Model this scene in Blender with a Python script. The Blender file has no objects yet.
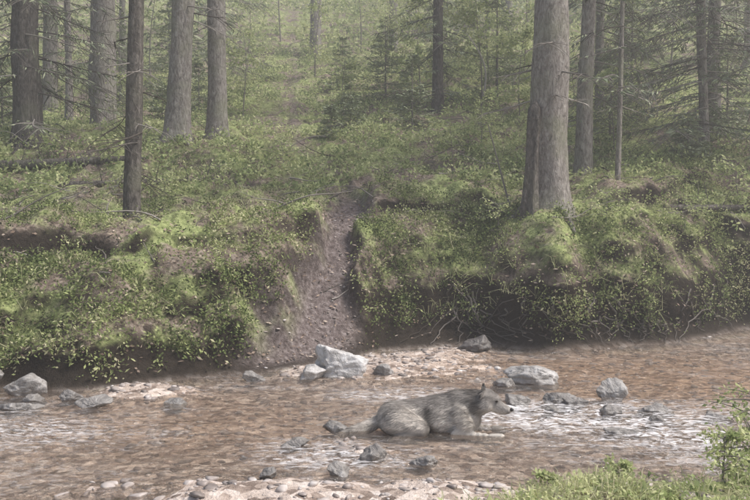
import bpy, bmesh, math, numpy as np
from mathutils import Vector
rng=np.random.default_rng(7)
S=bpy.context.scene
# ------------------------------------------------------------ noise
def _h(i,j,k):
    n=(i.astype(np.int64)*374761393+j.astype(np.int64)*668265263+k.astype(np.int64)*2147483647)&0xffffffff
    n=((n^(n>>13))*1274126177)&0xffffffff
    n=(n^(n>>16))&0xffffffff
    return n/4294967295.0
def vn(x,y,z=0.0):
    x=np.asarray(x,float);y=np.asarray(y,float);z=np.zeros_like(x)+z
    xi=np.floor(x);yi=np.floor(y);zi=np.floor(z)
    fx=x-xi;fy=y-yi;fz=z-zi
    fx=fx*fx*(3-2*fx);fy=fy*fy*(3-2*fy);fz=fz*fz*(3-2*fz)
    r=0
    for a in (0,1):
        for b in (0,1):
            for c in (0,1):
                w=(fx if a else 1-fx)*(fy if b else 1-fy)*(fz if c else 1-fz)
                r=r+w*_h(xi+a,yi+b,zi+c)
    return r*2-1
def fbm(x,y,z=0.0,o=4):
    r=0;a=1.0;f=1.0;t=0
    for i in range(o):
        r=r+a*vn(x*f+i*17.3,y*f-i*9.1,np.asarray(z)*f+i*5.7);t+=a;a*=.5;f*=2.03
    return r/t
def sst(a,b,x):
    t=np.clip((x-a)/(b-a),0,1);return t*t*(3-2*t)
# ------------------------------------------------------------ terrain
def yb(x): 
    return np.interp(x,[-60,-8,-3.7,-2.4,-1.2,-.5,.1,1,2.5,4,5.8,9,60],[2,7.6,8.1,8.5,9.1,9.8,10.9,11.35,11.0,11.3,12.9,15.5,32])+.22*vn(x*1.3,x*0+3.1)
def nbk(x):
    return np.interp(x,[-60,-3,-.3,.3,.9,1.5,3.5,60],[0,4.0,4.1,4.35,4.65,5.0,5.3,18])+.16*vn(x*1.9,x*0+8.1)
def zup(y):
    return np.interp(y,[0,9,11,13,15,17,20,25,35,50,80,150,260],[1.1,1.25,1.55,2.0,2.6,3.3,4.2,5.9,9.8,16,30,60,90])
def pathx(y): return np.interp(y,[8,9,10,11.3,13.5,15,17,20,35,60],[-1.05,-1.0,-.85,-.55,-.42,-.6,-1.5,-2.0,-3.5,-6])
def pathw(y): return np.interp(y,[9,9.8,11.3,13.0,14.2,60],[.42,.36,.19,.26,.10,.11])
PB=[0,.15,.3,.5,.7,1.1,1.6,2.3,3.2]
def bump(x,y,cx,cy,rx,ry):
    return np.exp(-(((x-cx)/rx)**2+((y-cy)/ry)**2)**1.5)
def surf(x,v):
    x=np.asarray(x,float);v=np.asarray(v,float)
    s=v-yb(x)
    pm=1-sst(.7,1.9,np.abs(x-pathx(v))/(pathw(v)*(1+.4*vn(x*2.+4,v*2.4))))
    rgt=sst(.2,1.5,x)
    oh=(.3+.65*rgt)*(1-pm)*(1+.6*vn(x*1.9,x*0+5.))
    B1=np.interp(s,PB,[0,.05,.16,.33,.50,.76,.93,1,1])
    B2=np.interp(s,PB,[0,.05,.11,.2,.30,.5,.74,1,1])
    B=B1*(1-pm)+B2*pm
    dy=np.interp(s,PB,[0,.1,.05,-.3,-.5,-.5,-.4,-.15,0])*oh
    up=sst(0,.5,s)
    n1=fbm(x*.9,v*.9,0.3,4)
    lump=fbm(x*1.9,v*1.9,4.3,4)
    far=sst(15,30,v)
    tr=np.exp(-(((x-2.8)/.8)**2+((v-12.5)/.8)**2))
    z=zup(v)*B + up*(.22*n1+.32*lump*(1-pm*.85))*(1-.8*tr) +.1*tr + far*.8*fbm(x*.12,v*.12,9.,3)
    z=z+.3*sst(15.2,15.8,v+.4*vn(x*1.2,x*0))*(1-sst(17,20,v))*(1-sst(-3.2,-2.2,x))
    z=z-.13*pm*up*(1-sst(14,17,v))
    z=z+.26*(1-pm)*sst(0,.2,v-(yb(x)+1.75+.35*vn(x*1.1,x*0+.7)))*(1-sst(2.5,4,s))*(1-sst(1.8,2.3,x)*(1-sst(3.4,3.9,x)))
    bed=-.07+.035*fbm(x*1.6,v*1.6,2.2,3)+.012*vn(x*9,v*9,1.)
    bars=.13*bump(x,v,.7,10.2,1.1,1.25)+.12*bump(x,v,-2.3,8.15,.7,.42)+.11*bump(x,v,-1.0,4.95,1.2,.45)+.12*bump(x,v,-.35,9.4,.9,.7)+.08*bump(x,v,-.2,6.0,.5,.5)+.05*bump(x,v,2.2,6.0,.8,.5)+.10*bump(x,v,.6,4.85,1.2,.4)+.05*bump(x,v,-3.6,6.4,1.2,.7)
    bars=bars*(.8+.6*fbm(x*2.1,v*2.1,7.,3))
    inb=1-sst(-.12,.15,s)
    z=z*(1-inb)+(bed+bars)*inb
    t=sst(0,.6,nbk(x)-v)
    z=z+t*(.27+.05*n1)
    z=np.where(v<0,z+0.02*np.minimum(-v,100)*1.0,z)
    dy=dy+.14*up*(1-sst(1.5,3,s))*fbm(x*1.7,z*2.5,1.7,3)*(1-pm)
    return x,v+dy,z,pm*up,inb,s
def spaced(segs):
    out=[]
    for a,b,st in segs: out+=list(np.arange(a,b,st))
    out.append(segs[-1][1]);return np.array(out)
gx=spaced([(-160,-40,8),(-40,-14,1.2),(-14,-7,.25),(-7,9,.05),(9,16,.25),(16,40,1.2),(40,160,8)])
gy=spaced([(-120,-10,8),(-10,3.5,.6),(3.5,8,.06),(8,15,.045),(15,24,.18),(24,50,.7),(50,240,5)])
X,Vv=np.meshgrid(gx,gy)
px,py,pz,ppm,pin,ps=surf(X.ravel(),Vv.ravel())
def newmesh(name,V,F,mats,smooth=True,attrs=None,matidx=None,link=True):
    me=bpy.data.meshes.new(name)
    me.vertices.add(len(V));me.vertices.foreach_set('co',np.ascontiguousarray(V,dtype=np.float32).ravel())
    loops=np.concatenate([f.ravel() for f in F]).astype(np.int32)
    sizes=np.concatenate([np.full(len(f),f.shape[1]) for f in F])
    starts=np.concatenate([[0],np.cumsum(sizes)[:-1]]).astype(np.int32)
    me.loops.add(len(loops));me.loops.foreach_set('vertex_index',loops)
    me.polygons.add(len(sizes));me.polygons.foreach_set('loop_start',starts)
    for m in mats: me.materials.append(m)
    if matidx is not None: me.polygons.foreach_set('material_index',matidx.astype(np.int32))
    me.polygons.foreach_set('use_smooth',np.full(len(sizes),smooth))
    me.update(calc_edges=True)
    for k,(dom,typ,arr) in (attrs or {}).items():
        a=me.attributes.new(k,typ,dom)
        a.data.foreach_set('color' if typ=='FLOAT_COLOR' else 'value',np.ascontiguousarray(arr,dtype=np.float32).ravel())
    me.validate()
    ob=bpy.data.objects.new(name,me)
    if link: S.collection.objects.link(ob)
    return ob
class Parts:
    def __init__(s): s.V=[];s.Q=[];s.T=[];s.n=0
    def add(s,V,F,mi=0,tint=.5):
        F=np.asarray(F);t=np.zeros(len(F))+tint
        (s.Q if F.shape[1]==4 else s.T).append((F+s.n,np.full(len(F),mi),t))
        s.V.append(V);s.n+=len(V)
    def build(s,name,mats,smooth=True):
        V=np.concatenate(s.V);F=[];mi=[];ti=[]
        for L in (s.Q,s.T):
            if L:
                F.append(np.concatenate([a[0] for a in L]));mi+= [a[1] for a in L];ti+=[a[2] for a in L]
        return newmesh(name,V,F,mats,smooth,{'tint':('FACE','FLOAT',np.concatenate(ti))},np.concatenate(mi))
# ------------------------------------------------------------ materials
def mat(name):
    m=bpy.data.materials.new(name);m.use_nodes=True;nt=m.node_tree;nt.nodes.clear()
    o=nt.nodes.new('ShaderNodeOutputMaterial')
    def N(t,**kw):
        n=nt.nodes.new(t)
        for k,v in kw.items():
            if k in n.inputs: 
                n.inputs[k].default_value=v
            else: setattr(n,k,v)
        return n
    return m,nt,o,N
def ramp(N,stops):
    r=N('ShaderNodeValToRGB');e=r.color_ramp.elements
    while len(e)<len(stops): e.new(.5)
    for i,(p,c) in enumerate(stops):
        e[i].position=p;e[i].color=(*c,1)
    return r
def leafmat(name,stops,trans=.35,rough=.6):
    m,nt,o,N=mat(name);L=nt.links
    a=N('ShaderNodeAttribute',attribute_name='tint')
    r=ramp(N,stops);L.new(a.outputs['Fac'],r.inputs[0])
    p=N('ShaderNodeBsdfDiffuse');L.new(r.outputs[0],p.inputs[0])
    if trans<=0:
        L.new(p.outputs[0],o.inputs[0]);return m
    t=N('ShaderNodeBsdfTranslucent');L.new(r.outputs[0],t.inputs[0])
    mx=N('ShaderNodeMixShader');mx.inputs[0].default_value=trans
    L.new(p.outputs[0],mx.inputs[1]);L.new(t.outputs[0],mx.inputs[2]);L.new(mx.outputs[0],o.inputs[0])
    return m
M_leaf=leafmat('leaf_green',[(0,(.07,.09,.04)),(.45,(.235,.29,.12)),(.8,(.44,.49,.22)),(1,(.60,.58,.37))],.3)
M_leaf2=leafmat('leaf_pale',[(0,(.16,.21,.095)),(.5,(.40,.47,.215)),(1,(.64,.66,.37))],.35)
M_needle=leafmat('spruce_needles',[(0,(.085,.11,.075)),(.5,(.205,.245,.16)),(1,(.38,.42,.28))],0)
M_grass=leafmat('grass_blade',[(0,(.22,.24,.13)),(.5,(.42,.45,.24)),(1,(.62,.58,.4))],.3)
M_litter=leafmat('dry_litter',[(0,(.12,.09,.07)),(.5,(.28,.21,.165)),(1,(.52,.44,.36))],0)
def barkmat(name,c1,c2,c3,moss=.5):
    m,nt,o,N=mat(name);L=nt.links
    tc=N('ShaderNodeTexCoord');mp=N('ShaderNodeMapping');mp.inputs['Scale'].default_value=(7,7,2.6)
    L.new(tc.outputs['Object'],mp.inputs[0])
    n=N('ShaderNodeTexNoise',Scale=3.2,Detail=4.0,Roughness=.75,Distortion=.6);L.new(mp.outputs[0],n.inputs['Vector'])
    r=ramp(N,[(.3,c1),(.5,c2),(.7,c3)]);L.new(n.outputs[0],r.inputs[0])
    n2=N('ShaderNodeTexNoise',Scale=1.6,Detail=3.0);L.new(tc.outputs['Object'],n2.inputs['Vector'])
    r2=ramp(N,[(.48,(0,0,0)),(.68,(moss,)*3)]);L.new(n2.outputs[0],r2.inputs[0])
    mx=N('ShaderNodeMixRGB');mx.inputs[2].default_value=(.24,.25,.17,1)
    L.new(r2.outputs[0],mx.inputs[0]);L.new(r.outputs[0],mx.inputs[1])
    p=N('ShaderNodeBsdfDiffuse');L.new(mx.outputs[0],p.inputs[0])
    b=N('ShaderNodeBump',Strength=1.0,Distance=.04);L.new(n.outputs[0],b.inputs['Height']);L.new(b.outputs[0],p.inputs['Normal'])
    L.new(p.outputs[0],o.inputs[0]);return m
M_bark=barkmat('spruce_bark',(.10,.09,.08),(.28,.255,.235),(.48,.45,.42))
M_bark2=barkmat('dark_bark',(.05,.045,.04),(.13,.118,.105),(.27,.245,.225),.3)
M_twig=leafmat('twig_bark',[(0,(.07,.06,.05)),(1,(.38,.35,.32))],.0)
# ground
m,nt,o,N=mat('forest_ground');L=nt.links;M_ground=m
tc=N('ShaderNodeTexCoord')
ap=N('ShaderNodeAttribute',attribute_name='path');ab=N('ShaderNodeAttribute',attribute_name='bed');ast=N('ShaderNodeAttribute',attribute_name='steep');asi=N('ShaderNodeAttribute',attribute_name='silt')
n1=N('ShaderNodeTexNoise',Scale=1.3,Detail=5.0,Roughness=.65);L.new(tc.outputs['Object'],n1.inputs['Vector'])
n2=N('ShaderNodeTexNoise',Scale=14.0,Detail=4.0,Roughness=.72);L.new(tc.outputs['Object'],n2.inputs['Vector'])
mossr=ramp(N,[(.3,(.11,.13,.055)),(.5,(.275,.32,.135)),(.7,(.46,.49,.24))]);L.new(n2.outputs[0],mossr.inputs[0])
litr=ramp(N,[(.3,(.09,.07,.06)),(.52,(.23,.185,.15)),(.72,(.43,.37,.31))]);L.new(n2.outputs[0],litr.inputs[0])
mk=ramp(N,[(.44,(0,0,0)),(.56,(1,1,1))]);L.new(n1.outputs[0],mk.inputs[0])
g1=N('ShaderNodeMixRGB');L.new(mk.outputs[0],g1.inputs[0]);L.new(litr.outputs[0],g1.inputs[1]);L.new(mossr.outputs[0],g1.inputs[2])
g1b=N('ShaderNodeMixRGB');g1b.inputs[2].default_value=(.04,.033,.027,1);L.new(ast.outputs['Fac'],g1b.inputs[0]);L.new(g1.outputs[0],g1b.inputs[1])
soil=ramp(N,[(.3,(.06,.048,.044)),(.5,(.155,.127,.12)),(.72,(.32,.28,.27))]);L.new(n2.outputs[0],soil.inputs[0])
g2=N('ShaderNodeMixRGB');L.new(ap.outputs['Fac'],g2.inputs[0]);L.new(g1b.outputs[0],g2.inputs[1]);L.new(soil.outputs[0],g2.inputs[2])
vo=N('ShaderNodeTexVoronoi',Scale=14.0);L.new(tc.outputs['Object'],vo.inputs['Vector'])
sep=N('ShaderNodeSeparateColor');L.new(vo.outputs['Color'],sep.inputs[0])
bedr=ramp(N,[(.2,(.16,.125,.105)),(.42,(.40,.33,.285)),(.62,(.58,.50,.445)),(.85,(.76,.71,.67))])
bm_=N('ShaderNodeMixRGB');bm_.inputs[0].default_value=.5;L.new(sep.outputs[0],bm_.inputs[1]);L.new(n2.outputs[0],bm_.inputs[2]);L.new(bm_.outputs[0],bedr.inputs[0])
sil=N('ShaderNodeMixRGB',blend_type='MULTIPLY');sil.inputs[2].default_value=(1.03,.90,.76,1);L.new(asi.outputs['Fac'],sil.inputs[0]);L.new(bedr.outputs[0],sil.inputs[1])
g3=N('ShaderNodeMixRGB');L.new(ab.outputs['Fac'],g3.inputs[0]);L.new(g2.outputs[0],g3.inputs[1]);L.new(sil.outputs[0],g3.inputs[2])
p=N('ShaderNodeBsdfDiffuse');L.new(g3.outputs[0],p.inputs[0])
b=N('ShaderNodeBump',Strength=.8,Distance=.05);L.new(n2.outputs[0],b.inputs['Height']);L.new(b.outputs[0],p.inputs['Normal'])
L.new(p.outputs[0],o.inputs[0])
# water
m,nt,o,N=mat('stream_water');L=nt.links;M_water=m
tc=N('ShaderNodeTexCoord')
mp=N('ShaderNodeMapping');mp.inputs['Scale'].default_value=(1,1.8,1);mp.inputs['Rotation'].default_value=(0,0,.2);L.new(tc.outputs['Object'],mp.inputs[0])
w1=N('ShaderNodeTexNoise',Scale=5.5,Detail=4.0,Roughness=.62,Distortion=1.0);L.new(mp.outputs[0],w1.inputs['Vector'])
b=N('ShaderNodeBump',Strength=1.0,Distance=.10);L.new(w1.outputs[0],b.inputs['Height'])
gl=N('ShaderNodeBsdfGlossy',Roughness=.10);L.new(b.outputs[0],gl.inputs['Normal']);gl.inputs[0].default_value=(1,1,1,1)
fr=N('ShaderNodeFresnel',IOR=1.36);L.new(b.outputs[0],fr.inputs['Normal'])
tr=N('ShaderNodeBsdfTransparent');tr.inputs[0].default_value=(.96,.92,.87,1)
df=N('ShaderNodeBsdfDiffuse');df.inputs[0].default_value=(.54,.47,.41,1)
m1=N('ShaderNodeMixShader');m1.inputs[0].default_value=.08;L.new(tr.outputs[0],m1.inputs[1]);L.new(df.outputs[0],m1.inputs[2])
m2=N('ShaderNodeMixShader');L.new(fr.outputs[0],m2.inputs[0]);L.new(m1.outputs[0],m2.inputs[1]);L.new(gl.outputs[0],m2.inputs[2])
fo=N('ShaderNodeBsdfDiffuse');fo.inputs[0].default_value=(.86,.85,.86,1)  # white foam, plus reflected sheen and glints painted into the water colour
af=N('ShaderNodeAttribute',attribute_name='foam_sheen')
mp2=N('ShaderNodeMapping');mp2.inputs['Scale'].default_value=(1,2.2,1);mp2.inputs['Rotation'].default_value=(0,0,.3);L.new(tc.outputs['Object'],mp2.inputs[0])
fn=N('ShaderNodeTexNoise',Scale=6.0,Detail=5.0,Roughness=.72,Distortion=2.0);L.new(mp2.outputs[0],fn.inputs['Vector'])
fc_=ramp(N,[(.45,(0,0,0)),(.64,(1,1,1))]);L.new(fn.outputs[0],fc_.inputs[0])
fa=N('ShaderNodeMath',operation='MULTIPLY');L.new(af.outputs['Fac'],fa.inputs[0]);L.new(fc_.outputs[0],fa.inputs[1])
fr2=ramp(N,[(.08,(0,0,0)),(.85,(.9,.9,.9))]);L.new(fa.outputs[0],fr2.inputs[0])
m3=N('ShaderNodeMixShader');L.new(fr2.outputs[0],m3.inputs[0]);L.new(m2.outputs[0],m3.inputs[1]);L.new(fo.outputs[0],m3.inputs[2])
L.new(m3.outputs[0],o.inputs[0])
# stone
def stonemat(name,stops,rough=.7,det=5.0):
    m,nt,o,N=mat(name);L=nt.links
    tc=N('ShaderNodeTexCoord');a=N('ShaderNodeAttribute',attribute_name='tint')
    n=N('ShaderNodeTexNoise',Scale=7.0,Detail=det,Roughness=.72,Distortion=.7);L.new(tc.outputs['Object'],n.inputs['Vector'])
    mm=N('ShaderNodeMixRGB');mm.inputs[0].default_value=.4;L.new(n.outputs[0],mm.inputs[1]);L.new(a.outputs['Fac'],mm.inputs[2])
    r=ramp(N,stops);L.new(mm.outputs[0],r.inputs[0])
    p=N('ShaderNodeBsdfPrincipled',Roughness=rough);L.new(r.outputs[0],p.inputs['Base Color'])
    if det>3:
        b=N('ShaderNodeBump',Strength=.9,Distance=.05);L.new(n.outputs[0],b.inputs['Height']);L.new(b.outputs[0],p.inputs['Normal'])
    L.new(p.outputs[0],o.inputs[0]);return m
M_stone=stonemat('grey_stone',[(.32,(.11,.10,.095)),(.45,(.25,.235,.22)),(.58,(.47,.455,.44)),(.72,(.78,.77,.76))],.5)
M_peb=stonemat('stream_pebble',[(.25,(.13,.11,.10)),(.45,(.31,.265,.24)),(.6,(.48,.43,.40)),(.8,(.70,.67,.65))],.5,2.0)
# ------------------------------------------------------------ ground object
nx=len(gx);ny=len(gy)
idx=np.arange(nx*ny).reshape(ny,nx)
Fg=np.stack([idx[:-1,:-1],idx[:-1,1:],idx[1:,1:],idx[1:,:-1]],-1).reshape(-1,4)
Pg=np.stack([px,py,pz],1)
zz=pz.reshape(ny,nx);yy=py.reshape(ny,nx)
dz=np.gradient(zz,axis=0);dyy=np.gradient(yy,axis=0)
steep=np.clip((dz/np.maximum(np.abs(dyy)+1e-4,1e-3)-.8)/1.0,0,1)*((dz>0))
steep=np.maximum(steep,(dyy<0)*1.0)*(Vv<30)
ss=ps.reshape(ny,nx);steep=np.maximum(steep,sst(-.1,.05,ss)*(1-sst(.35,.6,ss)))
nearb=sst(0,.5,nbk(px)-py)
bedm=np.clip(pin*(1-nearb),0,1)
silt=np.clip(1.0*bump(px,py,3.6,9.3,2.6,1.8)+.5*bump(px,py,-1.5,7.0,1.6,1.0)+.1,0,1)
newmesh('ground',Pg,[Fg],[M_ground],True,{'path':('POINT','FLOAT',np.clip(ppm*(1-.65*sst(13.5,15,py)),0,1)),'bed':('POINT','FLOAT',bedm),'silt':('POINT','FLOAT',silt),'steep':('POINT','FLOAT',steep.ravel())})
# water
wx=spaced([(-60,-8,2),(-8,9,.06),(9,60,2)]);wy=spaced([(-2,3.8,.5),(3.8,13.5,.06),(13.5,34,1)])
WX,WY=np.meshgrid(wx,wy);wxx=WX.ravel();wyy=WY.ravel()
foam_sheen=.9*bump(wxx,wyy,2.0,6.9,1.0,.8)+.6*bump(wxx,wyy,1.1,7.2,.6,.5)+.5*bump(wxx,wyy,-3.6,6.6,1.4,.6)+.5*bump(wxx,wyy,2.6,5.9,.8,.5)+.45*bump(wxx,wyy,-.3,5.8,.6,.4)+.6*bump(wxx,wyy,.2,8.0,.6,.35)+.35*bump(wxx,wyy,3.6,7.3,1.,.7)+.17+.3*fbm(wxx*1.6,wyy*3.,3.,3)
foam_sheen=np.clip(foam_sheen,0,1)
wz=.006*fbm(wxx*5,wyy*7,1.,3)+.03*np.clip(foam_sheen-.3,0,1)*fbm(wxx*6,wyy*7,3.,3)
wi=np.arange(len(wxx)).reshape(WX.shape)
newmesh('stream_water',np.stack([wxx,wyy,wz],1),[np.stack([wi[:-1,:-1],wi[:-1,1:],wi[1:,1:],wi[1:,:-1]],-1).reshape(-1,4)],[M_water],True,{'foam_sheen':('POINT','FLOAT',foam_sheen)})
# ------------------------------------------------------------ geometry helpers
def unit(a): return a/np.maximum(np.linalg.norm(a,axis=-1,keepdims=True),1e-9)
def leaves(P,c,d,n,L,W,mi,tint,fold=.15):
    s=unit(np.cross(d,n));nn=np.cross(s,d)
    L=np.asarray(L).reshape(-1,1) if np.ndim(L) else L
    W=np.asarray(W).reshape(-1,1) if np.ndim(W) else W
    a=c;b_=c+d*L*.45+s*W*.5+nn*W*fold;t=c+d*L;e=c+d*L*.45-s*W*.5+nn*W*fold
    V=np.stack([a,b_,t,e],1).reshape(-1,3);k=len(c)
    P.add(V,np.arange(k*4).reshape(k,4),mi,tint)
def rdir(n,up=0.0,r=rng):
    a=r.normal(size=(n,3));a[:,2]+=up;return unit(a)
def tube(P,pts,rad,n=6,mi=0,tint=.5,wob=0,cap=False):
    pts=np.asarray(pts,float);rad=np.asarray(rad,float)
    t=unit(np.gradient(pts,axis=0));ref=np.array([0,0,1.]) if abs(t[0,2])<.8 else np.array([1.,0,0])
    u=unit(np.cross(t,ref));w=np.cross(t,u)
    a=np.linspace(0,2*math.pi,n,endpoint=False)
    R=rad[:,None]*np.ones((1,n))
    if wob:
        zc=pts[:,2][:,None]+0*R
        R=R*(1+wob*fbm(np.cos(a)[None]*2.2+pts[0,0]*3+0*R,np.sin(a)[None]*2.2+0*R,zc*.9,3))
    V=pts[:,None]+R[...,None]*(np.cos(a)[None,:,None]*u[:,None]+np.sin(a)[None,:,None]*w[:,None])
    k=len(pts);I=np.arange(k*n).reshape(k,n);J=np.roll(I,-1,1)
    P.add(V.reshape(-1,3),np.stack([I[:-1],J[:-1],J[1:],I[1:]],-1).reshape(-1,4),mi,tint)
def gz(x,y):
    v=np.linspace(y-.9,y+.9,91);_,Y,Z,_,_,_=surf(np.full(91,x),v)
    return float(np.interp(y,np.sort(Y),Z[np.argsort(Y)]))
# ------------------------------------------------------------ trees
def spruce(name,x,y,d,h=20,lean=(0,0),crown=8,dead=26,dlen=1.1,nb=18,nq=30,low=1.2,seed=0,bark=M_bark,sides=18,flare=.55,dneed=0):
    r=np.random.default_rng(seed);P=Parts();z0=min(gz(x,y-d*.7),gz(x,y))-.15
    zs=np.concatenate([np.linspace(0,1,9),np.arange(1.3,9,.35),np.linspace(9.5,h,10)])
    cx=x+lean[0]*zs+.05*np.sin(zs*.5+seed);cy=y+lean[1]*zs
    rad=d/2*np.clip(1-zs/h,0.02,1)**.75+d*flare*.5*np.exp(-zs/.3)
    tube(P,np.stack([cx,cy,z0+zs],1),rad,sides,0,.5,.24)
    for i in range(5):
        a=i*1.257+r.uniform(-.4,.4);k=np.linspace(0,1,6)[:,None];dr=np.array([math.cos(a),math.sin(a),0])
        pts=np.array([x,y,z0])+dr*d*(.35+.9*k)+np.array([0,0,1])*(.42-.42*k**.6)*min(1,d*1.6)
        for j in range(1,6): pts[j,2]=min(pts[j,2],gz(pts[j,0],pts[j,1])+.05)
        tube(P,pts,np.linspace(.17,.04,6)*d,7,0)
    def at(z): return np.array([np.interp(z,zs,cx),np.interp(z,zs,cy),z0+z])
    for i in range(dead):
        z=r.uniform(low,crown+.5);a=r.uniform(0,6.283);Lb=dlen*r.uniform(.35,1.3);p0=at(z)
        dr=np.array([math.cos(a),math.sin(a),0]);t=np.linspace(0,1,7)[:,None]
        sd=np.array([-dr[1],dr[0],0]);ti=r.uniform(0,1)
        fb=lambda t:p0+dr*t*Lb+np.array([0,0,1])*(-.35*Lb*t**1.4+.12*Lb*t**3)+sd*.1*Lb*np.sin(t*3+i)
        tube(P,fb(t),np.linspace(.016,.004,7)*(.6+d),4,2,ti)
        for j in range(int(7*Lb)+2):
            tt=r.uniform(.25,1);q=fb(tt)
            dd=unit(dr*.5+sd*r.choice([-1,1])*.8+np.array([0,0,r.uniform(-.7,.1)]));l=r.uniform(.15,.45)*Lb
            k=np.linspace(0,1,4)[:,None]
            tube(P,q+dd*k*l+np.array([0,0,-.2])*l*k**2,[.007,.006,.005,.003],3,2,ti)
        if dneed:
            k=dneed;tt=r.uniform(.2,1,k)[:,None];off=r.normal(size=(k,1))*.16*Lb*(1.1-tt)
            q=fb(tt)+sd*off
            leaves(P,q,unit(dr*.5+sd*np.sign(off)*.7+np.array([0,0,-.5])+r.normal(size=(k,3))*.3),rdir(k,1,r),r.uniform(.08,.2,k),.028,1,r.uniform(.4,1,k))
    zb=crown+(h-crown)*r.uniform(0,1,nb)**1.1;az=r.uniform(0,6.283,nb);Lb=(.5+1.9*(1-(zb-crown)/(h-crown+.1)))*r.uniform(.7,1.1,nb)
    for z,a,l in zip(zb,az,Lb):
        p0=at(z);dr=np.array([math.cos(a),math.sin(a),0]);sd=np.array([-dr[1],dr[0],0])
        t=np.linspace(0,1,5)[:,None];f=lambda t:p0+dr*t*l+np.array([0,0,1])*l*(-.35*t+.15*t**2)
        tube(P,f(t),np.linspace(.02,.004,5),3,0)
        tt=r.uniform(.1,1,nq)[:,None];off=r.uniform(-1,1,(nq,1))*.3*l*(1.1-tt)
        q=f(tt)+sd*off+np.array([0,0,-1])*np.abs(off)*.4
        leaves(P,q,unit(dr*.8+sd*np.sign(off)*.5+np.array([0,0,-.35])+r.normal(size=(nq,3))*.3),rdir(nq,1.5,r),r.uniform(.2,.42,nq),r.uniform(.05,.09,nq),1,np.clip(.5+.3*r.normal(size=nq),0,1))
    return P.build(name,[bark,M_needle,M_twig])
T=[
 (-7.1,16.5,.58,22,(.005,0),dict(dead=90,dlen=1.9,low=.8,bark=M_bark2,dneed=40)),
 (-6.7,20.0,.66,24,(-.002,0),dict(dead=40,dneed=14)),
 (-3.58,12.0,.25,17,(.006,0),dict(dead=40,dlen=1.0,low=1.0,bark=M_bark2,flare=.35)),
 (-4.10,16.7,.50,23,(.030,0),dict(dead=20,low=2.5)),
 (-3.42,17.3,.40,22,(-.008,0),dict(dead=26,low=2.2)),
 (-8.2,21.5,.2,14,(.01,0),dict(dead=40,dneed=30)),
 (1.66,21.5,.30,20,(.02,0),dict(dead=80,dlen=1.5,low=.6,bark=M_bark2,dneed=50)),
 (2.74,12.7,.60,24,(.022,0),dict(dead=22,low=1.9,dlen=.9,flare=.6)),
 (4.0,15.3,.31,20,(.012,0),dict(dead=50,dlen=1.3,dneed=26)),
 (4.15,13.7,.09,10,(.0,0),dict(dead=34,dlen=.8,crown=6,nb=30,flare=.2,dneed=12)),
 (-2.46,33,.5,24,(0,0),dict(dead=24)),
 (.75,34,.36,24,(0,0),dict(dead=30)),
 (6.6,16.2,.2,16,(-.012,0),dict(dead=130,dlen=2.0,low=.6,dneed=50)),
 (8.0,19,.32,20,(.01,0),dict(dead=110,dlen=2.1,low=.6,dneed=50)),
 (5.9,21,.24,20,(-.01,0),dict(dead=100,dlen=1.9,low=.6,dneed=50)),
 (7.6,14.9,.11,9,(.02,0),dict(dead=60,dlen=1.3,crown=5,low=.4,dneed=40,flare=.2)),
 (-9.7,24,.45,22,(.0,0),dict(dead=60,dlen=1.9,dneed=40)),
 (-5.0,26,.3,20,(.01,0),dict(dead=50,dlen=1.5,dneed=44)),
]
for i,(x,y,d,h,ln,kw) in enumerate(T):
    spruce('spruce_tree',x,y,d,h,ln,seed=i+3,**kw)
P=Parts();z0=gz(2.4,12.3)-.3;zs=np.linspace(0,2.05,16)
tube(P,np.stack([2.38+.05*zs,12.40+.04*zs,z0+zs],1),.13*(1-.35*zs/2.05)+.12*np.exp(-zs/.25)-.08*(zs>1.95),16,0,.5,.6);P.build('rotten_snag',[M_bark2])
for (a,b_,rr) in [((-8.2,15.2),(-4.4,15.5),.11),((-5.6,14.2),(-3.0,15.1),.07),((4.6,13.3),(6.9,14.3),.07)]:
    P=Parts();k=np.linspace(0,1,14);xs=a[0]+(b_[0]-a[0])*k;ys=a[1]+(b_[1]-a[1])*k
    zz_=np.array([gz(x,y) for x,y in zip(xs,ys)]);zl=np.polyval(np.polyfit(k,zz_,1),k)+rr*.6
    tube(P,np.stack([xs,ys,zl],1),rr*(1-.4*k)*np.where((k==0)|(k==1),.3,1),10,0,.5,.3)
    for j in range(9):
        t=j/9+.05;c0=np.array([np.interp(t,k,xs),np.interp(t,k,ys),np.interp(t,k,zl)]);kk=np.linspace(0,1,4)[:,None]
        an=j*2.4;tube(P,c0+np.array([.2*math.cos(an),.3*math.sin(an),.55+.2*math.sin(j*5)])*kk*.6,[.014,.01,.007,.004],4,0)
    P.build('fallen_log',[M_bark2])
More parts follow.
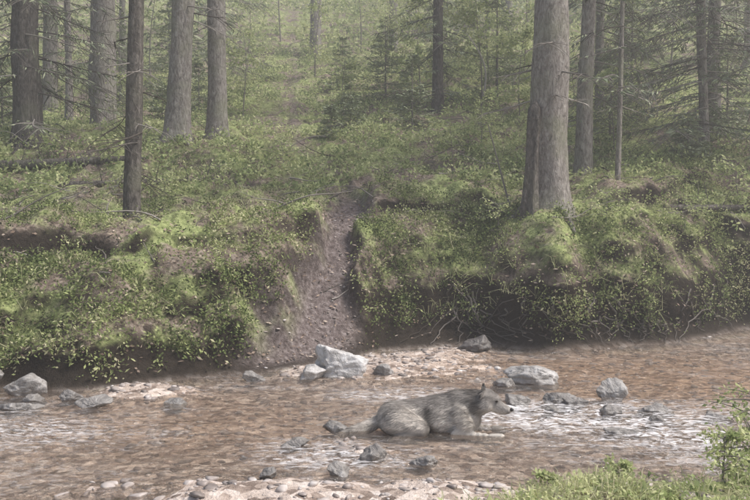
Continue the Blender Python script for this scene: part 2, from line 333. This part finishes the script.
# distant forest
P=Parts();r=np.random.default_rng(91)
cnt=0
while cnt<50:
    y=26+56*r.random()**1.0;x=r.uniform(-.62,.62)*y
    if abs(x-pathx(y))<2.0: continue
    if y<36 and abs(x)<4.0: continue
    cnt+=1
    z0=float(surf(np.array([x]),np.array([y]))[2][0])-.2;d=r.uniform(.15,.45);h=r.uniform(12,20)
    zs=np.linspace(0,h,12);tube(P,np.stack([x+0*zs+r.normal()*.02*zs,y+0*zs,z0+zs],1),d/2*np.clip(1-zs/h,.02,1)**.8,8,0)
    nb=46;lowc=r.uniform(.5,4)
    zb=lowc+(h-lowc)*r.uniform(0,1,nb)**1.3;az=r.uniform(0,6.283,nb);lb=(.5+2.0*(1-zb/h))*r.uniform(.6,1.1,nb)
    nq=20
    dr=np.stack([np.cos(az),np.sin(az),0*az],1)[:,None];sd=np.stack([-np.sin(az),np.cos(az),0*az],1)[:,None]
    tt=r.uniform(.08,1,(nb,nq,1));ll=lb[:,None,None];off=r.uniform(-1,1,(nb,nq,1))*.3*ll*(1.1-tt)
    q=np.array([x,y,z0])+np.array([0,0,1.])*zb[:,None,None]+dr*tt*ll+sd*off+np.array([0,0,1.])*(ll*(-.4*tt+.12*tt**2)-np.abs(off)*.4)
    k=nb*nq
    dd=unit((dr*.8+sd*np.sign(off)*.5+np.array([0,0,-.4])+r.normal(size=(nb,nq,3))*.3).reshape(-1,3))
    leaves(P,q.reshape(-1,3),dd,rdir(k,1.2,r),r.uniform(.22,.5,k),r.uniform(.05,.12,k),1,np.clip(.75+.3*r.normal(size=k),0,1))
P.build('distant_forest',[M_bark,M_needle])
# ------------------------------------------------------------ saplings
def leafy(name,x,y,h,spread,nl,seed,lsz=.07,mi=M_leaf2,z0=None,lean=(0,0)):
    r=np.random.default_rng(seed);P=Parts()
    if z0 is None: z0=gz(x,y)-.03
    t=np.linspace(0,1,8);stem=np.stack([x+lean[0]*t*h+.06*h*np.sin(t*3+seed)*t,y+lean[1]*t*h+.05*h*np.cos(t*2+seed)*t,z0+t*h],1)
    tube(P,stem,np.linspace(.012,.003,8)*(.5+h*.5),5,0)
    nbr=int(9+h*6);per=max(6,nl//nbr)
    for b_ in range(nbr):
        tz=r.uniform(.2,1);a=r.uniform(0,6.283);l=spread*(.45+.75*(1-abs(tz-.5)))*r.uniform(.5,1.1)
        p0=np.array([np.interp(tz,t,stem[:,i]) for i in range(3)]);dr=np.array([math.cos(a),math.sin(a),r.uniform(.1,.6)])
        k=np.linspace(0,1,5)[:,None];f=lambda k:p0+dr*k*l+np.array([0,0,-.25])*l*k**2
        tube(P,f(k),np.linspace(.006,.002,5),3,0)
        kk=r.uniform(.15,1.05,(per,1));q=f(kk)+r.normal(size=(per,3))*.09*l
        d_=unit(dr*.4+r.normal(size=(per,3))*.7+np.array([0,0,-.15]))
        leaves(P,q,d_,rdir(per,1.6,r),lsz*r.uniform(.6,1.2,per),lsz*.55,1,np.clip(r.normal(.7+.15*r.normal(),.22,per),0,1))
    return P.build(name,[M_twig,mi])
for i,(x,y,h,s,n_) in enumerate([(2.9,22,3.2,1.1,2400),(1.3,23,3.0,1.0,2200),(3.6,20,2.2,.9,1800),(-.9,22,1.6,.7,700),(-3.6,22,2.4,.8,1000),(2.3,17.5,1.3,.7,700),(1.5,15.7,.8,.5,400),
   (5.1,17.2,1.8,.9,1000),(-5.6,18.5,1.5,.6,500),(.4,27,2.6,.9,900),(-4.6,29,3.,1.1,1000),(4.6,25,4.,1.4,1800),(-1.8,15.8,.7,.4,220),(6.4,14.2,.9,.6,500),(3.4,24,4.2,1.3,2000),(-7.5,27,4,1.4,1400),
   (1.9,12.4,.5,.4,260),(3.5,12.2,.6,.5,380),(5.0,13.0,.7,.5,420),(-2.6,13.6,.5,.4,240),(-5.4,11.4,.5,.4,260),(.5,30,4,1.4,1500),(-2.0,27,3,1.1,1000),(7.2,24,4.5,1.5,1800),(9.5,26,5,1.6,1800),(-.6,34,4.5,1.5,1400),(1.9,36,5,1.7,1600),(-4.2,36,5,1.7,1500)]):
    leafy('leafy_sapling',x,y,h,s,n_,40+i,.05 if y<14 else (.075 if y<20 else .1))
def ysp(name,x,y,h,seed):
    r=np.random.default_rng(seed);P=Parts();z0=gz(x,y)-.03
    zs=np.linspace(0,h,8);tube(P,np.stack([x+0*zs,y+0*zs,z0+zs],1),np.linspace(.03,.004,8)*h*.5,6,0)
    for b_ in range(int(30+h*18)):
        z=h*r.uniform(.06,.97);a=r.uniform(0,6.283);l=.42*h*(1-z/h)*r.uniform(.7,1.1)+.08
        dr=np.array([math.cos(a),math.sin(a),0.]);sd=np.array([-dr[1],dr[0],0]);f=lambda k:np.array([x,y,z0+z])+dr*k*l+np.array([0,0,1])*l*(-.25*k+.25*k*k)
        tube(P,f(np.linspace(0,1,4)[:,None]),[.007,.005,.004,.002],3,0)
        m_=int(40*l)+16;kk=r.uniform(.05,1,(m_,1));off=r.uniform(-1,1,(m_,1))*.32*l*(1.1-kk)
        leaves(P,f(kk)+sd*off,unit(dr*.7+sd*np.sign(off)*.6+r.normal(size=(m_,3))*.25),rdir(m_,1.5,r),r.uniform(.06,.13,m_),.03,1,np.clip(r.normal(.85,.2,m_),0,1))
    return P.build(name,[M_twig,M_needle])
for i,(x,y,h) in enumerate([(-.6,20,1.2),(.9,19.5,2.0),(.3,23,2.6),(-4.8,22,1.6),(3.4,22.5,3.4),(-1.0,25,1.7),(2.1,27,4),(7.0,22,3.4),(-7.9,25,3),(-6.0,24,3.5),(-5.0,19.0,1.2),(5.3,18.2,2.2),(7.6,17.4,2.4),(5.9,15.2,1.0),(-8.6,18.6,2.0),(-1.0,18.4,.8)]):
    ysp('young_spruce',x,y,h,70+i)
# ------------------------------------------------------------ ground vegetation masses
def onsurf(n,xr,vr,r,dens):
    x=r.uniform(*xr,n);v=r.uniform(*vr,n)
    X_,Y_,Z_,pm,inb,s=surf(x,v);e=.03
    a=surf(x+e,v);b_=surf(x,v+e)
    p=np.stack([X_,Y_,Z_],1);nrm=unit(np.cross(np.stack(a[:3],1)-p,np.stack(b_[:3],1)-p))
    keep=r.random(n)<dens(x,v,pm,inb,s,nrm)
    return p[keep],nrm[keep],s[keep],v[keep]
def herb(P,c,n,r,nl,rad,lsz,mi=0,tb=.5,tv=.2,wr=.6,drop=0):
    k=len(c);C=np.repeat(c,nl,0);Nn=np.repeat(n,nl,0)
    sc=np.repeat(r.uniform(.6,1.3,k),nl)[:,None]
    out=rdir(k*nl,.0,r);out=unit(out+Nn*.7+np.array([0,0,.5-drop]))
    q=C+out*rad*sc*r.uniform(.25,1,(k*nl,1))
    if drop: q=q+np.array([0,-.06,-.3*drop])*r.random((k*nl,1))
    tint=np.clip(np.repeat(r.normal(tb,tv*.8,k)+.5*fbm(c[:,0]*1.1,c[:,1]*1.1,5.,2),nl)+r.normal(0,tv*.6,k*nl),0,1)
    leaves(P,q,unit(out*.5+rdir(k*nl,-.1,r)),unit(rdir(k*nl,1.2,r)),lsz*r.uniform(.5,1.3,k*nl),lsz*wr*r.uniform(.7,1.1,k*nl),mi,tint)
r=np.random.default_rng(5);P=Parts()
def cl(x,v,sc=1.6,o=2.): return sst(-.25,.2,fbm(x*sc,v*sc,o,3))
def terr(x,v): return 1-.85*sst(.0,.25,fbm(x*.9,v*.9,21.,3)+.14)*sst(10.6,11.4,v)
c,n_,s,v=onsurf(30000,(-9,10),(7.5,17),r,lambda x,v,pm,inb,s,n:(1-sst(.1,.5,pm))*(inb<.2)*sst(.25,.45,s)*(.1+.9*cl(x,v))*(1-.5*sst(2.2,3.6,s))*terr(x,v))
herb(P,c,n_,r,15,.14,.042,0,.45,.28)
c,n_,s,v=onsurf(18000,(-9,10),(7.5,15),r,lambda x,v,pm,inb,s,n:(1-sst(.05,.3,pm))*sst(.25,.45,s)*(1-sst(1.5,2.1,s))*cl(x,v,1.1,7.))
herb(P,c,n_,r,14,.2,.048,0,.52,.3)
c,n_,s,v=onsurf(3200,(-9,10),(7.5,14),r,lambda x,v,pm,inb,s,n:(1-sst(.05,.3,pm))*sst(.1,.3,s)*(1-sst(1.2,1.8,s))*((x<-1)+.45))
herb(P,c,n_,r,26,.27,.055,0,.55,.3,.45)
c,n_,s,v=onsurf(9000,(-9,10),(7.5,15.5),r,lambda x,v,pm,inb,s,n:(1-sst(.05,.3,pm))*sst(.3,.42,s)*(1-sst(.8,1.05,s))*sst(-.15,.25,fbm(x*2.3,x*0+3.,4.,2)+.25*(x<0)))
herb(P,c,n_,r,18,.17,.042,0,.4,.3,.5,1.0)
P.build('bank_herb_foliage',[M_leaf])
P=Parts()
c,n_,s,v=onsurf(32000,(-18,18),(14,34),r,lambda x,v,pm,inb,s,n:(np.abs(x)<.55*v+1)*(1-.8*sst(.3,.7,pm))*(.1+.9*cl(x,v,.8,3.)))
herb(P,c,n_,r,9,.27,.085,0,.6,.34)
c,n_,s,v=onsurf(11000,(-38,38),(33,80),r,lambda x,v,pm,inb,s,n:(np.abs(x)<.55*v+1)*(.3+.7*cl(x,v,.4,3.)))
herb(P,c,n_,r,9,.6,.22,0,.7,.3)
P.build('hillside_undergrowth',[M_leaf2])
P=Parts()
def grass(P,c,r,nb,h,w,tb=.5,mi=0):
    k=len(c)*nb;C=np.repeat(c,nb,0)+r.normal(size=(k,3))*np.array([.04,.04,0])
    d=rdir(k,1.6,r);hh=(h*r.uniform(.5,1.2,k))[:,None];s_=unit(np.cross(d,rdir(k,0,r)))*w
    mid=C+d*hh*.6;tip=C+d*hh+np.array([0,0,-.3])*hh+d*np.array([1,1,0])*hh*.35
    V=np.stack([C-s_,C+s_,mid+s_*.8,mid-s_*.8,tip],1).reshape(-1,3);B=np.arange(k)*5
    t=np.clip(r.normal(tb,.22,k),0,1)
    P.V.append(V);
    P.Q.append((np.stack([B,B+1,B+2,B+3],1)+P.n,np.full(k,mi),t));P.T.append((np.stack([B+3,B+2,B+4],1)+P.n,np.full(k,mi),t));P.n+=len(V)
c,n_,s,v=onsurf(9000,(-9,10),(8.5,20),r,lambda x,v,pm,inb,s,n:(1-sst(.2,.6,pm))*sst(1.,1.6,s)*cl(x,v,1.3,11.))
grass(P,c,r,9,.16,.004)
c,n_,s,v=onsurf(1200,(-9,9),(8,13),r,lambda x,v,pm,inb,s,n:(1-sst(.2,.6,pm))*sst(.35,.5,s)*(1-sst(1.0,1.4,s)))
grass(P,c,r,12,.3,.004,.6)
P.build('grass',[M_grass])
P=Parts()
c,n_,s,v=onsurf(5200,(.2,5),(3.6,5.7),r,lambda x,v,pm,inb,s,n:sst(-.25,.3,nbk(x)-v)*(.05+.95*sst(-.1,.3,fbm(x*2.6,v*2.6,1.,3)+.25*sst(1.2,2.4,x))))
herb(P,c,n_,r,9,.08,.034,0,.75,.3);grass(P,c[::2],r,9,.17,.0022,.75,1)
P.build('near_bank_plants',[M_leaf2,M_grass])
for i,(x,y,h,s_) in enumerate([(2.15,4.75,.4,.22),(2.3,4.9,.8,.28),(2.0,4.6,.3,.18),(1.05,4.85,.16,.1),(2.45,5.1,.7,.28),(1.5,4.85,.22,.14)]):
    leafy('streamside_bush',x,y,h,s_,480,130+i,.033)
P=Parts()
c,n_,s,v=onsurf(36000,(-9,10),(8.5,19),r,lambda x,v,pm,inb,s,n:sst(.1,.3,s)*.7)
d=unit(rdir(len(c),0,r)*np.array([1,1,.3]));leaves(P,c+n_*.015,d,n_+rdir(len(c),0,r)*.4,r.uniform(.03,.09,len(c)),r.uniform(.012,.035,len(c)),0,r.random(len(c)))
P.build('leaf_litter',[M_litter])
P=Parts()
for i in range(420):
    x=r.uniform(-8,9);y=r.uniform(9,20)
    s_=y-yb(np.array([x]))[0]
    if s_<.9: continue
    z=gz(x,y)+.04;a=r.uniform(0,3.14);l=r.uniform(.25,1.2);dz=r.uniform(-.05,.4)
    k=np.linspace(0,1,7)[:,None]
    tube(P,np.array([x,y,z])+np.array([math.cos(a),math.sin(a)*.6,dz])*k*l+np.concatenate([.04*np.sin(k*7+i*2),.04*np.cos(k*6+i),.05*np.sin(k*5+i)],1)*l,np.linspace(.011,.003,7)*r.uniform(.5,1.5),4,0,r.random())
P.build('fallen_branches',[M_twig])
P=Parts()
k=np.linspace(0,1,9)[:,None]
tube(P,np.array([2.75,20.5,5.1])+np.array([-.45,0,1.6])*k+np.array([.25,0,0])*np.sin(k*3.1),np.linspace(.035,.01,9),6,0,1)
tube(P,np.array([2.2,12.9,1.9])+np.array([-.35,.3,1.5])*k,np.linspace(.02,.008,9),5,0)
tube(P,np.array([-2.6,9.6,.9])+np.array([-.18,.2,.6])*k+np.array([.06,0,0])*np.sin(k*4),np.linspace(.012,.005,9),5,0)
tube(P,np.array([-2.7,9.5,.85])+np.array([.4,.2,.35])*k,np.linspace(.012,.005,9),5,0)
P.build('dead_stick',[M_twig])
# irregular roots clinging to the undercut face
P=Parts()
for i in range(70):
    x0=r.uniform(1.0,5.8);s0=r.uniform(.32,.62);s1=r.uniform(.05,.28);k=np.linspace(0,1,12)
    xx=x0+r.normal()*.35*k+.07*np.cumsum(r.normal(size=12))*.7;sv=s0+(s1-s0)*k
    X_,Y_,Z_,_,_,_=surf(xx,yb(xx)+sv)
    pts=np.stack([X_,Y_-.03-.05*np.sin(k*3.1)*r.random(),Z_],1)
    tube(P,pts,np.linspace(.014,.003,12)*r.uniform(.35,1.3),4,0,r.uniform(0,.45))
P.build('exposed_roots',[M_twig])
# ------------------------------------------------------------ stones
def ico(sub):
    bm=bmesh.new();bmesh.ops.create_icosphere(bm,subdivisions=sub,radius=1)
    V=np.array([v.co[:] for v in bm.verts]);F=np.array([[v.index for v in f.verts] for f in bm.faces]);bm.free();return V,F
IC={2:ico(2),5:ico(5),3:ico(3)}
def rockshape(sub,seed,k=13,p=16,rough=.05):
    r=np.random.default_rng(seed);V,F=IC[sub];D=unit(r.normal(size=(k,3)));dk=r.uniform(.5,1.,k)
    q=np.clip(V@D.T,0,None)/dk;rad=(np.sum(q**p,1)+1e-4)**(-1/p);rad=np.clip(rad,.3,1.3)
    rad=rad*(1+rough*fbm(V[:,0]*3+seed,V[:,1]*3,V[:,2]*3,4))
    return V*rad[:,None],F
def boulder(name,x,y,z,sx,sy,sz,seed,rot=0,tint=.6,mt=None,tilt=0):
    V,F=rockshape(5,seed,16,34,.2);V=V*np.array([sx,sy,sz])
    ct,st=math.cos(tilt),math.sin(tilt);V=V@np.array([[ct,0,st],[0,1,0],[-st,0,ct]]).T
    c,s_=math.cos(rot),math.sin(rot);V=V@np.array([[c,-s_,0],[s_,c,0],[0,0,1]]).T
    P=Parts();P.add(V,F,0,tint);ob=P.build(name,[mt or M_stone]);ob.location=(x,y,z);return ob
B=[(-.38,9.1,.10,.42,.28,.25,1,.2,.8),(-.70,8.95,.05,.2,.16,.15,2,.8,.72),(.1,9.2,.0,.12,.12,.09,12,.8,.5),
 (1.70,8.7,.05,.40,.27,.17,3,-.2,.62),(1.38,8.5,.0,.15,.16,.09,4,.6,.4),(2.3,7.9,.03,.15,.12,.12,5,.3,.5),(1.75,7.75,-.01,.2,.15,.1,6,.7,.35),
 (-3.55,8.0,.06,.2,.16,.12,7,.1,.42),(-2.95,7.75,.02,.14,.12,.09,8,1,.35),(-2.62,7.45,.02,.13,.1,.08,9,.3,.4),(-3.25,7.35,.0,.17,.12,.07,10,.5,.42),(-4.0,8.2,.1,.24,.2,.18,11,.5,.35),
 (.02,5.75,.02,.11,.09,.08,13,.4,.3),(-.25,5.35,.02,.10,.08,.06,14,1.2,.4),(.35,5.6,.0,.11,.09,.05,15,.2,.4),(-.32,6.6,.0,.09,.12,.08,16,.9,.35),(-.6,6.1,.0,.12,.1,.05,17,.4,.35),
 (.92,11.9,.96,.11,.1,.07,18,.2,.7),(-.7,5.25,.02,.08,.07,.04,20,.4,.3),
 (1.45,11.0,.06,.28,.2,.13,21,.3,.15),(2.55,7.3,-.01,.16,.12,.08,22,.3,.4),(2.0,6.5,-.03,.17,.13,.07,23,.3,.4),(3.0,7.1,-.03,.17,.13,.07,25,.9,.4),(1.35,7.6,.0,.14,.12,.08,26,.9,.4),(-1.35,8.75,.02,.12,.1,.07,27,.1,.4),(2.1,7.2,.0,.12,.1,.08,28,.1,.35),
 (1.6,7.3,-.01,.1,.09,.06,29,.1,.35),(1.9,7.6,.0,.13,.1,.07,30,.5,.35),(2.4,6.9,-.01,.1,.08,.06,31,.5,.35),(-1.9,7.6,-.02,.12,.1,.05,32,.2,.4),(-3.9,7.0,-.02,.15,.1,.06,33,.2,.4),(-3.3,7.7,.0,.13,.1,.08,34,.9,.35),(-4.2,7.5,.0,.18,.14,.08,35,.9,.35)]
for b_ in B: boulder('boulder' if max(b_[3:6])>.2 else 'stone',*b_)
def scatter_peb(name,n,fn,mt,smin,smax,seed):
    r=np.random.default_rng(seed);P=Parts();shapes=[rockshape(2,900+i,9,14,.12) for i in range(12)]
    c=fn(n,r)
    for i,(V,F) in enumerate(shapes):
        cc=c[i::12];k=len(cc)
        if not k: continue
        sc=smin*(smax/smin)**(r.random(k)**2.4);an=r.uniform(0,6.283,k);asp=r.uniform(.5,.95,(k,1))
        W=V[None]*np.stack([sc,sc*asp[:,0],sc*.45],1)[:,None]
        ca,sa=np.cos(an)[:,None],np.sin(an)[:,None]
        W=np.stack([W[...,0]*ca-W[...,1]*sa,W[...,0]*sa+W[...,1]*ca,W[...,2]],-1)+cc[:,None]
        FF=(F[None]+(np.arange(k)*len(V))[:,None,None]).reshape(-1,3)
        P.add(W.reshape(-1,3),FF,0,np.repeat(np.clip(r.normal(.45,.25,k),0,1),len(F)))
    return P.build(name,[mt])
def bedfn(n,r):
    c,_,_,_=onsurf(n,(-6,8),(4.2,12.8),r,lambda x,v,pm,inb,s,nn:(inb>.3)*(.3+.7*sst(.0,.4,fbm(x*1.2,v*1.2,3.,3)+.9*(surf(x,v)[2]>-.03)-.1)));return c
scatter_peb('stream_gravel',17000,bedfn,M_peb,.012,.065,3)
def pathfn(n,r):
    c,_,_,_=onsurf(n,(-2,1),(9.0,15),r,lambda x,v,pm,inb,s,nn:sst(.2,.7,pm));return c
scatter_peb('path_gravel',2600,pathfn,M_peb,.006,.035,4)
# ------------------------------------------------------------ wolf
wolf=bpy.data.objects.new('wolf',None);S.collection.objects.link(wolf)
segs=[
 ((.16,6.58,.13),.145,(.34,6.60,.15),.135),((.34,6.60,.15),.135,(.54,6.58,.17),.16),((.54,6.58,.17),.16,(.70,6.56,.215),.145),
 ((.56,6.56,.12),.15,(.74,6.53,.14),.125),
 ((.68,6.56,.24),.13,(.80,6.53,.26),.115),((.80,6.53,.26),.115,(.90,6.49,.29),.09),
 ((.90,6.485,.305),.09,(.945,6.475,.295),.072),((.95,6.465,.28),.055,(1.06,6.41,.235),.033),((.95,6.46,.255),.045,(1.04,6.42,.217),.025),
 ((.89,6.43,.27),.055,(.91,6.51,.27),.05),
 ((.18,6.46,.13),.13,(.36,6.40,.08),.08),((.36,6.40,.08),.07,(.20,6.35,.02),.036),((.20,6.35,.02),.032,(.12,6.34,.0),.028),((.12,6.34,.0),.026,(.33,6.31,-.015),.026),((.33,6.31,-.015),.03,(.38,6.305,-.02),.026),
 ((.20,6.70,.13),.11,(.37,6.76,.09),.07),((.37,6.76,.08),.06,(.2,6.78,.02),.036),
 ((.69,6.47,.20),.09,(.73,6.43,.10),.075),((.73,6.43,.10),.065,(.64,6.41,.04),.045),((.64,6.41,.04),.04,(.92,6.35,.035),.027),((.92,6.35,.035),.027,(1.0,6.34,.03),.034),
 ((.71,6.65,.2),.085,(.66,6.70,.05),.045),((.66,6.70,.04),.04,(.98,6.62,.035),.028),((.98,6.62,.035),.028,(1.05,6.61,.025),.034),
 ((.06,6.60,.12),.05,(-.06,6.57,.06),.055),((-.06,6.57,.06),.055,(-.2,6.5,.03),.05),((-.2,6.5,.03),.05,(-.3,6.46,.02),.018),
]
bm=bmesh.new();Vs,Fs=IC[3]
for p0,r0,p1,r1 in segs:
    p0=np.array(p0);p1=np.array(p1)
    for k in range(7):
        t=k/6;c=p0*(1-t)+p1*t;rr=r0*(1-t)+r1*t
        vs=[bm.verts.new(c+v*rr) for v in Vs]
        for f in Fs: bm.faces.new([vs[i] for i in f])
def ear(base,tip,w,nrm):
    base=np.array(base);tip=np.array(tip);ax=tip-base;nrm=unit(np.array(nrm,float));s_=unit(np.cross(ax,nrm))
    for k in range(9):
        t=k/8;c=base+ax*t;ww=w*(1-t)**.7+.005
        vs=[bm.verts.new(c+(s_*np.dot(v,[1,0,0])+nrm*.4*v[1]+unit(ax)*v[2]*.5)*ww) for v in Vs]
        for f in Fs: bm.faces.new([vs[i] for i in f])
ear((.875,6.435,.365),(.855,6.415,.435),.042,(1,-.5,0))
ear((.89,6.53,.365),(.885,6.555,.435),.042,(1,.2,0))
me=bpy.data.meshes.new('tmp');bm.to_mesh(me);bm.free();tmp=bpy.data.objects.new('tmp',me);S.collection.objects.link(tmp)
md=tmp.modifiers.new('r','REMESH');md.mode='VOXEL';md.voxel_size=.009
ms=tmp.modifiers.new('s','SMOOTH');ms.iterations=6;ms.factor=.5
dg=bpy.context.evaluated_depsgraph_get();ev=tmp.evaluated_get(dg).to_mesh()
V=np.zeros(len(ev.vertices)*3);ev.vertices.foreach_get('co',V);V=V.reshape(-1,3)
NV=np.zeros(len(ev.vertices)*3);ev.vertices.foreach_get('normal',NV);NV=NV.reshape(-1,3)
F=np.array([list(p.vertices)[:4] for p in ev.polygons if len(p.vertices)==4])
bpy.data.objects.remove(tmp)
def wcol(p,r=None):
    n=fbm(p[:,0]*9,p[:,1]*9,p[:,2]*9,3)
    h=sst(.10,.32,p[:,2]+.08*n)
    pale=np.array([.60,.555,.50]);back=np.array([.27,.25,.23]);c=pale*(1-h[:,None])+back*h[:,None]
    c=c*(1+.6*fbm(p[:,0]*16,p[:,1]*22,p[:,2]*36,3))[:,None]
    wet=1-sst(.05,.12,p[:,2]);c=c*(1-.45*wet)[:,None]
    hd=(p[:,0]>.86)&(p[:,2]>.18)
    ck=np.exp(-(((p[:,0]-.94)/.08)**2+((p[:,2]-.235)/.04)**2))
    c=c+ck[:,None]*hd[:,None]*(np.array([.72,.68,.63])-c)*.85
    er=hd&(p[:,2]>.395);c[er]*=.45
    nk=np.exp(-(((p[:,0]-.8)/.04)**2))*(p[:,2]>.2);c=c*(1-.4*nk)[:,None]
    dk=np.exp(-(((p[:,0]-.43)/.035)**2))*(p[:,2]<.26)*(p[:,2]>.0);c=c*(1-.6*dk)[:,None]  # shade of the crease between rump and torso, painted into the coat
    lg=(p[:,1]<6.385)&(p[:,0]>.6)&(p[:,2]<.1);c[lg]=np.array([.64,.6,.54])
    return np.clip(c,.02,.85)
def furmat():
    m,nt,o,N=mat('wolf_fur');L=nt.links
    a=N('ShaderNodeAttribute',attribute_name='col');p=N('ShaderNodeBsdfDiffuse');L.new(a.outputs['Color'],p.inputs[0]);L.new(p.outputs[0],o.inputs[0]);return m
M_fur=furmat()
fc=V[F].mean(1);C4=np.concatenate([wcol(fc)*.8,np.ones((len(fc),1))],1)
body=newmesh('body',V,[F],[M_fur],True,{'col':('FACE','FLOAT_COLOR',C4)});body.parent=wolf
r=np.random.default_rng(77)
E1=V[F[:,1]]-V[F[:,0]];E2=V[F[:,3]]-V[F[:,0]];A=np.linalg.norm(np.cross(E1,E2),axis=1)
pick=r.choice(len(F),46000,p=A/A.sum());u=r.random((len(pick),1));w=r.random((len(pick),1))
q=V[F[pick,0]]+E1[pick]*u+E2[pick]*w;nr=NV[F[pick,0]]
flow=np.zeros_like(q)+np.array([-.9,-.05,-.45]);hd=(q[:,0]>.88)&(q[:,2]>.19);flow[hd]=[-.8,.3,.1]
lowleg=(q[:,2]<.07);flow[lowleg]=[-.5,0,-.6]
lum=fbm(q[:,0]*13,q[:,1]*13,q[:,2]*13,2)
flow=flow+np.stack([0*lum,0*lum,lum*.7],1)
tg=unit(flow-nr*np.sum(flow*nr,1,keepdims=True));d=unit(tg+nr*(.25+.25*np.abs(lum))[:,None]+r.normal(size=q.shape)*.13)
ln=.038+.022*np.exp(-((q[:,0]-.76)/.14)**2);ln[hd]=.015;ln[(q[:,2]>.385)]=.009;ln[lowleg]=.014;ln[(q[:,0]<.02)]=.035
ln[(q[:,1]<6.385)&(q[:,2]<.1)]=.01
sd=unit(np.cross(d,nr))*.0018
Vf=np.stack([q-sd,q+sd,q+d*(ln*r.uniform(.6,1.2,len(q)))[:,None]-nr*.004],1).reshape(-1,3)
cf=wcol(q)*r.uniform(.55,1.4,(len(q),1))
fur=newmesh('fur_coat',Vf,[np.arange(len(q)*3).reshape(-1,3)],[M_fur],False,{'col':('FACE','FLOAT_COLOR',np.concatenate([np.clip(cf,0,.9),np.ones((len(q),1))],1))});fur.parent=wolf
def blob(name,c,rx,col,rough=.2):
    m,nt,o,N=mat(name+'_mat');p=N('ShaderNodeBsdfPrincipled',Roughness=rough);p.inputs['Base Color'].default_value=(*col,1);nt.links.new(p.outputs[0],o.inputs[0])
    V,F=IC[3];ob=newmesh(name,V*np.array(rx)+np.array(c),[F],[m]);ob.parent=wolf
blob('nose',(1.09,6.395,.242),(.017,.017,.014),(.015,.013,.013))
blob('eye_near',(.975,6.408,.305),(.011,.010,.009),(.02,.012,.006),.1)
blob('eye_far',(.995,6.49,.305),(.010,.009,.008),(.02,.012,.006),.1)
wolf.location=(0,0,-.045)
# ------------------------------------------------------------ haze volume added to imitate veiling glare and lift the darks
m,nt,o,N=mat('glare_haze_air');vs_=N('ShaderNodeVolumeScatter',Density=.0085,Anisotropy=.25);vs_.inputs[0].default_value=(1,.99,.975,1);nt.links.new(vs_.outputs[0],o.inputs['Volume'])
bm=bmesh.new();bmesh.ops.create_cube(bm,size=1);me=bpy.data.meshes.new('glare_haze');bm.to_mesh(me);bm.free();me.materials.append(m)
mo=bpy.data.objects.new('glare_haze',me);S.collection.objects.link(mo);mo.location=(0,40,13);mo.scale=(130,110,30)
# ------------------------------------------------------------ light, camera
w=bpy.data.worlds.new('World');S.world=w;w.use_nodes=True;nt=w.node_tree;bg=nt.nodes['Background']
sk=nt.nodes.new('ShaderNodeTexSky');sk.sky_type='NISHITA';sk.sun_disc=False;el=math.radians(55);az=math.radians(100)
sk.sun_elevation=el;sk.sun_rotation=az;sk.dust_density=4.0;sk.air_density=1.0
nt.links.new(sk.outputs[0],bg.inputs[0]);bg.inputs[1].default_value=.15
ld=bpy.data.lights.new('sun','SUN');ld.energy=5.0;ld.angle=math.radians(14);ld.color=(1,.95,.90)
lo=bpy.data.objects.new('sun',ld);S.collection.objects.link(lo)
dv=Vector((math.sin(az)*math.cos(el),math.cos(az)*math.cos(el),math.sin(el)))
lo.rotation_euler=dv.to_track_quat('Z','Y').to_euler()
cd=bpy.data.cameras.new('camera');co=bpy.data.objects.new('camera',cd);S.collection.objects.link(co);S.camera=co
co.location=(0,0,1.6);cd.lens=38.6;cd.clip_end=600;cd.clip_start=.05
co.rotation_euler=(math.radians(90-1.14),0,0)
S.view_settings.view_transform='Standard';S.view_settings.look='None';S.view_settings.exposure=0
print('faces',sum(len(o.data.polygons) for o in bpy.data.objects if o.type=='MESH'))
